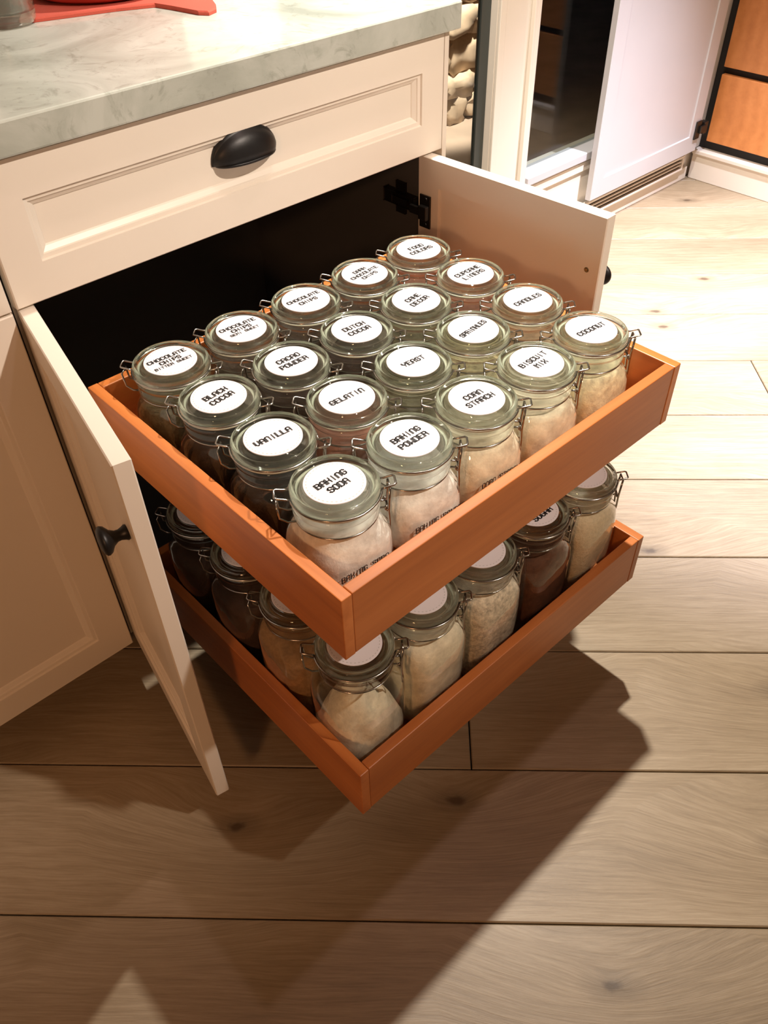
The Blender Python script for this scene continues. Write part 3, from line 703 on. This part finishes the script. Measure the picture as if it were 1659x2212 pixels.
UP = {  # column (left to right), row (front to back): label lines, contents, fill, wire turn in degrees, description
(0, 0): (LS('BAKING', 'SODA'), 'white', 0.97, -33, 'clip-top jar of white powder labelled BAKING SODA at the front corner'),
(0, 1): (LS('VANILLA'), 'black', 0.75, -45, 'clip-top jar with dark contents labelled VANILLA'),
(0, 2): (LS('BLACK', 'COCOA'), 'black', 0.85, -45, 'clip-top jar of black powder labelled BLACK COCOA'),
(0, 3): (L3('CHOCOLATE', 'CHIPS', 'BITTER SWEET'), 'olive', 0.8, -45, 'clip-top jar labelled CHOCOLATE CHIPS BITTER SWEET'),
(1, 0): (LS('BAKING', 'POWDER'), 'white', 0.92, -42, 'clip-top jar of white powder labelled BAKING POWDER'),
(1, 1): (LS('GELATIN'), 'red', 0.85, -45, 'clip-top jar with reddish contents labelled GELATIN'),
(1, 2): (LS('CACAO', 'POWDER'), 'dark', 0.9, -48, 'clip-top jar of dark brown powder labelled CACAO POWDER'),
(1, 3): (L3('CHOCOLATE', 'CHIPS', 'SEMI SWEET'), 'choc', 0.85, -45, 'clip-top jar labelled CHOCOLATE CHIPS SEMI SWEET'),
(2, 0): (LS('CORN', 'STARCH'), 'cream', 0.90, -44, 'clip-top jar of pale powder labelled CORN STARCH'),
(2, 1): (LS('YEAST'), 'olive', 0.7, -45, 'clip-top jar labelled YEAST in the middle of the upper tray'),
(2, 2): (LS('DUTCH', 'COCOA'), 'dark', 0.9, -45, 'clip-top jar of dark powder labelled DUTCH COCOA'),
(2, 3): ([('CHOCOLATE', 0.0068, 0.0061, 0.0025), ('CHIPS', 0.0068, 0.0061, -0.0095)], 'choc', 0.9, -45, 'clip-top jar labelled plainly CHOCOLATE CHIPS without a third line'),
(3, 0): (LS('BISCUIT', 'MIX'), 'cream', 0.80, -44, 'clip-top jar of pale powder labelled BISCUIT MIX'),
(3, 1): ([('SPRINKLES', 0.0075, 0.0058, -0.0035)], 'multi', 0.75, -45, 'clip-top jar labelled SPRINKLES'),
(3, 2): (LS('CAKE', 'DECOR'), 'olive', 0.8, -45, 'clip-top jar labelled CAKE DECOR'),
(3, 3): ([('DARK', 0.0064, 0.0060, 0.0075), ('CHOCOLATE', 0.0064, 0.0060, -0.0030), ('CHIPS', 0.0064, 0.0060, -0.0135)], 'choc', 0.85, -45, 'clip-top jar labelled DARK CHOCOLATE CHIPS'),
(4, 0): (LS('COCONUT'), 'flake', 0.85, -42, 'clip-top jar of pale flakes labelled COCONUT at the front right of the upper tray'),
(4, 1): (LS('CANDLES'), 'wood', 0.8, -45, 'clip-top jar labelled CANDLES'),
(4, 2): (LS('CUPCAKE', 'LINERS'), 'red', 0.8, -45, 'clip-top jar labelled CUPCAKE LINERS'),
(4, 3): (LS('FOOD', 'COLORS'), 'red', 0.75, -45, 'clip-top jar labelled FOOD COLORS at the back right by the open door'),
}
LOW = {
(0, 0): ([], 'cream', 0.70, -40, 'tall jar with a heap of pale powder at the lower tray front corner', 0.02, 1.6),
(1, 0): ([], 'cream', 0.9, -42, 'tall clip-top jar of cream powder second along the front of the lower tray', 0.0, 0.5),
(2, 0): ([], 'oats', 0.93, -42, 'tall clip-top jar of oat-like flakes midway along the front of the lower tray', 0.0, 0.4),
(3, 0): ([('SUGAR', 0.0085, 0.0075, -0.0185)], 'dsugar', 0.88, -42, 'tall clip-top jar of dark brown contents with SUGAR on its label', 0.0, 0.3),
(4, 0): ([], 'sugar', 0.93, -42, 'tall clip-top jar of pale tan grains at the right end of the lower tray', 0.0, 0.3),
(0, 1): ([], 'brown', 0.8, -45, 'tall jar of light brown contents behind the front corner jar of the lower tray', 0.0, 0.8),
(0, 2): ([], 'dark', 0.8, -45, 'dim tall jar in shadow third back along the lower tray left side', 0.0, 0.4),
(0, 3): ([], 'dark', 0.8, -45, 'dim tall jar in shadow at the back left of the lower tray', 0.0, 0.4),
}
def make_jar(x, y, z, H, spec, group, bodyme, rz, front_text=None):
    lines, ck, fill, turn, label = spec[:5]; mound, amp = spec[5:] if len(spec) > 5 else (0.0, 0.35)
    r = empty('clip_top_jar', (x, y, z), rz); tag(r, label, 'jar', group)
    body = link('glass_body', bodyme, None, r, smooth=True)
    c = link('contents', contents_mesh(H, fill, hash_seed(label), amp, mound), CM[ck], r, smooth=True); c['kind'] = 'stuff'
    link('lid', LID_ME, LIDG, r, (0, 0, H), smooth=True); link('gasket', GASKET_ME, RUBBER, r, (0, 0, H), smooth=True)
    t = math.radians(turn)
    link('lid_wire', BAIL_ME, STEEL, r, (0, 0, H), (0, 0, t), smooth=True); link('neck_wire', NECK_ME, STEEL, r, (0, 0, H), (0, 0, t), smooth=True)
    link('clasp', CLASP_ME, STEEL, r, (0, 0, H), (0, 0, t), smooth=True)
    lb = link('label', LABEL_ME, PAPER, r, (0, 0, H), (0, 0, math.radians(spec_tilt(label))))
    if lines:
        bm = bmesh.new(); text_lines(bm, lines, lambda px, py: (px, py, 0.0004)); obj('lettering', bm, INK, lb)
    link('dashed_border', DASH_ME, INKG, lb)
    if front_text:
        bm = bmesh.new(); text_lines(bm, [(front_text, 0.0078, 0.0063, -0.004)], lambda px, py: (px, -AW-0.0004, py - (px + front_text_w(front_text)/2)*0.11), 0.14); obj('front_lettering', bm, INK, r, (front_text_x(front_text), 0, FTZ))
    return r
def hash_seed(s): return sum(ord(c)*(i+1) for i, c in enumerate(s)) % 997
def spec_tilt(s): return (hash_seed(s) % 13) - 6
FTZ = 0.0500
def front_text_w(s): return len(s)*0.0063
def front_text_x(s): return -0.042 + len(s)*0.0063/2
psi = -0.008; pxx, pyy = 0.11, 0.1083
HU = LZ - (T1[4] + 0.0102)
BODY_U = jar_body_mesh(HU)
ftx = {(0, 0): 'BAKING SODA', (1, 0): 'BAKING POWDER', (2, 0): 'CORN STARCH'}
for (i, j), sp in UP.items():
    x = pxx*i*math.cos(psi) - pyy*j*math.sin(psi); y = pxx*i*math.sin(psi) + pyy*j*math.cos(psi)
    make_jar(x + 0.001, y + 0.002, T1[4]+0.0102, HU, sp, 'jars in the upper pull-out tray', BODY_U, psi, ftx.get((i, j)))
HL = 0.433 - (T2[4] + 0.0102)
BODY_L = jar_body_mesh(HL)
for (i, j), sp in LOW.items():
    make_jar(-0.0175 + 0.1125*i, -0.036 + 0.110*j, T2[4]+0.0102, HL, sp, 'jars in the lower pull-out tray', BODY_L, 0.0)

# ------------------------------------------------------------------ things on the worktop
tg = empty('glass_tumbler', (0.106, 0.812, 0.9405)); tag(tg, 'clear glass tumbler on the marble in the top left corner', 'glass')
bm = bmesh.new(); lathe(bm, [(0, 0.0), (0.036, 0.0), (0.042, 0.003), (0.0435, 0.012), (0.0465, 0.13), (0.0455, 0.131), (0.0435, 0.129), (0.0405, 0.020), (0.035, 0.016), (0, 0.015)], 40)
obj('body', bm, thin_glass('tumbler_glass', (0.80, 0.80, 0.78), 1.8, solid=0.5), tg, smooth=True)
RED = simple('red_enamel', (0.46, 0.05, 0.035), 0.25)
pot = empty('red_pot', (0.290, 0.870, 0.9405)); tag(pot, 'red enamel pot standing on the marble at the top edge', 'pot')
bm = bmesh.new(); lathe(bm, [(0, 0.0), (0.095, 0.0), (0.108, 0.006), (0.115, 0.02), (0.120, 0.11), (0.123, 0.112), (0.121, 0.116), (0.113, 0.112), (0.108, 0.02), (0.09, 0.010), (0, 0.010)], 48)
obj('body', bm, RED, pot, smooth=True)
bm = bmesh.new(); lathe(bm, [(0, 0.140), (0.06, 0.136), (0.11, 0.122), (0.122, 0.1165), (0.118, 0.1165), (0.06, 0.128), (0, 0.132)], 48)
lathe(bm, [(0.008, 0.139), (0.007, 0.150), (0.016, 0.158), (0.014, 0.165), (0, 0.167)], 20)
obj('lid', bm, RED, pot, smooth=True)

REDC = simple('red_cotton_cloth', (0.50, 0.085, 0.055), 0.9, bump=0.3, bscale=500, var=0.1)
bm = bmesh.new(); poly = [(0.12, 0.80), (0.134, 0.786), (0.18, 0.773), (0.248, 0.754), (0.300, 0.732), (0.308, 0.70), (0.318, 0.645), (0.327, 0.632), (0.345, 0.640), (0.361, 0.664), (0.378, 0.70), (0.42, 0.80), (0.42, 0.97), (0.155, 0.97), (0.155, 0.86)]
cx, cy = 0.29, 0.80
bot = [bm.verts.new((x-cx, y-cy, 0.0003)) for x, y in poly]; mid = [bm.verts.new((x-cx, y-cy, 0.004)) for x, y in poly]
top = [bm.verts.new(((x-cx)*0.985, (y-cy)*0.985, 0.006)) for x, y in poly]
for A, B in ((bot, mid), (mid, top)):
    for i in range(len(poly)): bm.faces.new((A[i], A[(i+1) % len(poly)], B[(i+1) % len(poly)], B[i]))
bm.faces.new(top); bm.faces.new(bot[::-1])
o = obj('folded_cloth', bm, REDC, None, (cx, cy, 0.9405)); tag(o, 'red folded cloth lying on the marble at the top edge', 'cloth')
pot.location.z = 0.947
# ceiling downlights (trim rings around the lamps)
for (x, y, zc) in (LAMP_A, LAMP_B, LAMP_D, LAMP_E):
    bm = bmesh.new(); lathe(bm, [(0.055, 0.0), (0.075, -0.003), (0.078, 0.0)], 28, closed=False)
    o = obj('downlight', bm, CEILM, None, (x, y, CEIL-0.0005), smooth=True)
    tag(o, 'round recessed ceiling downlight %s' % {LAMP_A: 'above the right end of the marble worktop', LAMP_B: 'above the pulled out trays', LAMP_D: 'above the floor before the pantry', LAMP_E: 'behind the viewer, aimed at the cabinet fronts'}[(x, y, zc)], 'light', 'ceiling downlights')
pe = empty('added_pendant', (LAMP_C[0], LAMP_C[1], CEIL)); tag(pe, 'unseen pendant added for warm fill light, hanging behind the viewer', 'light')  # unseen fixture, added to go with the warm fill lamp
bm = bmesh.new(); tube(bm, [(0, 0, -0.001), (0, 0, -0.90)], 0.003, 8); obj('cord', bm, BLACK, pe)
bm = bmesh.new(); lathe(bm, [(0.012, -0.90), (0.05, -0.915), (0.13, -0.99), (0.135, -1.015), (0.128, -1.013), (0.05, -0.922), (0.012, -0.908)], 28); obj('lamp_shade', bm, BLACK, pe, smooth=True)
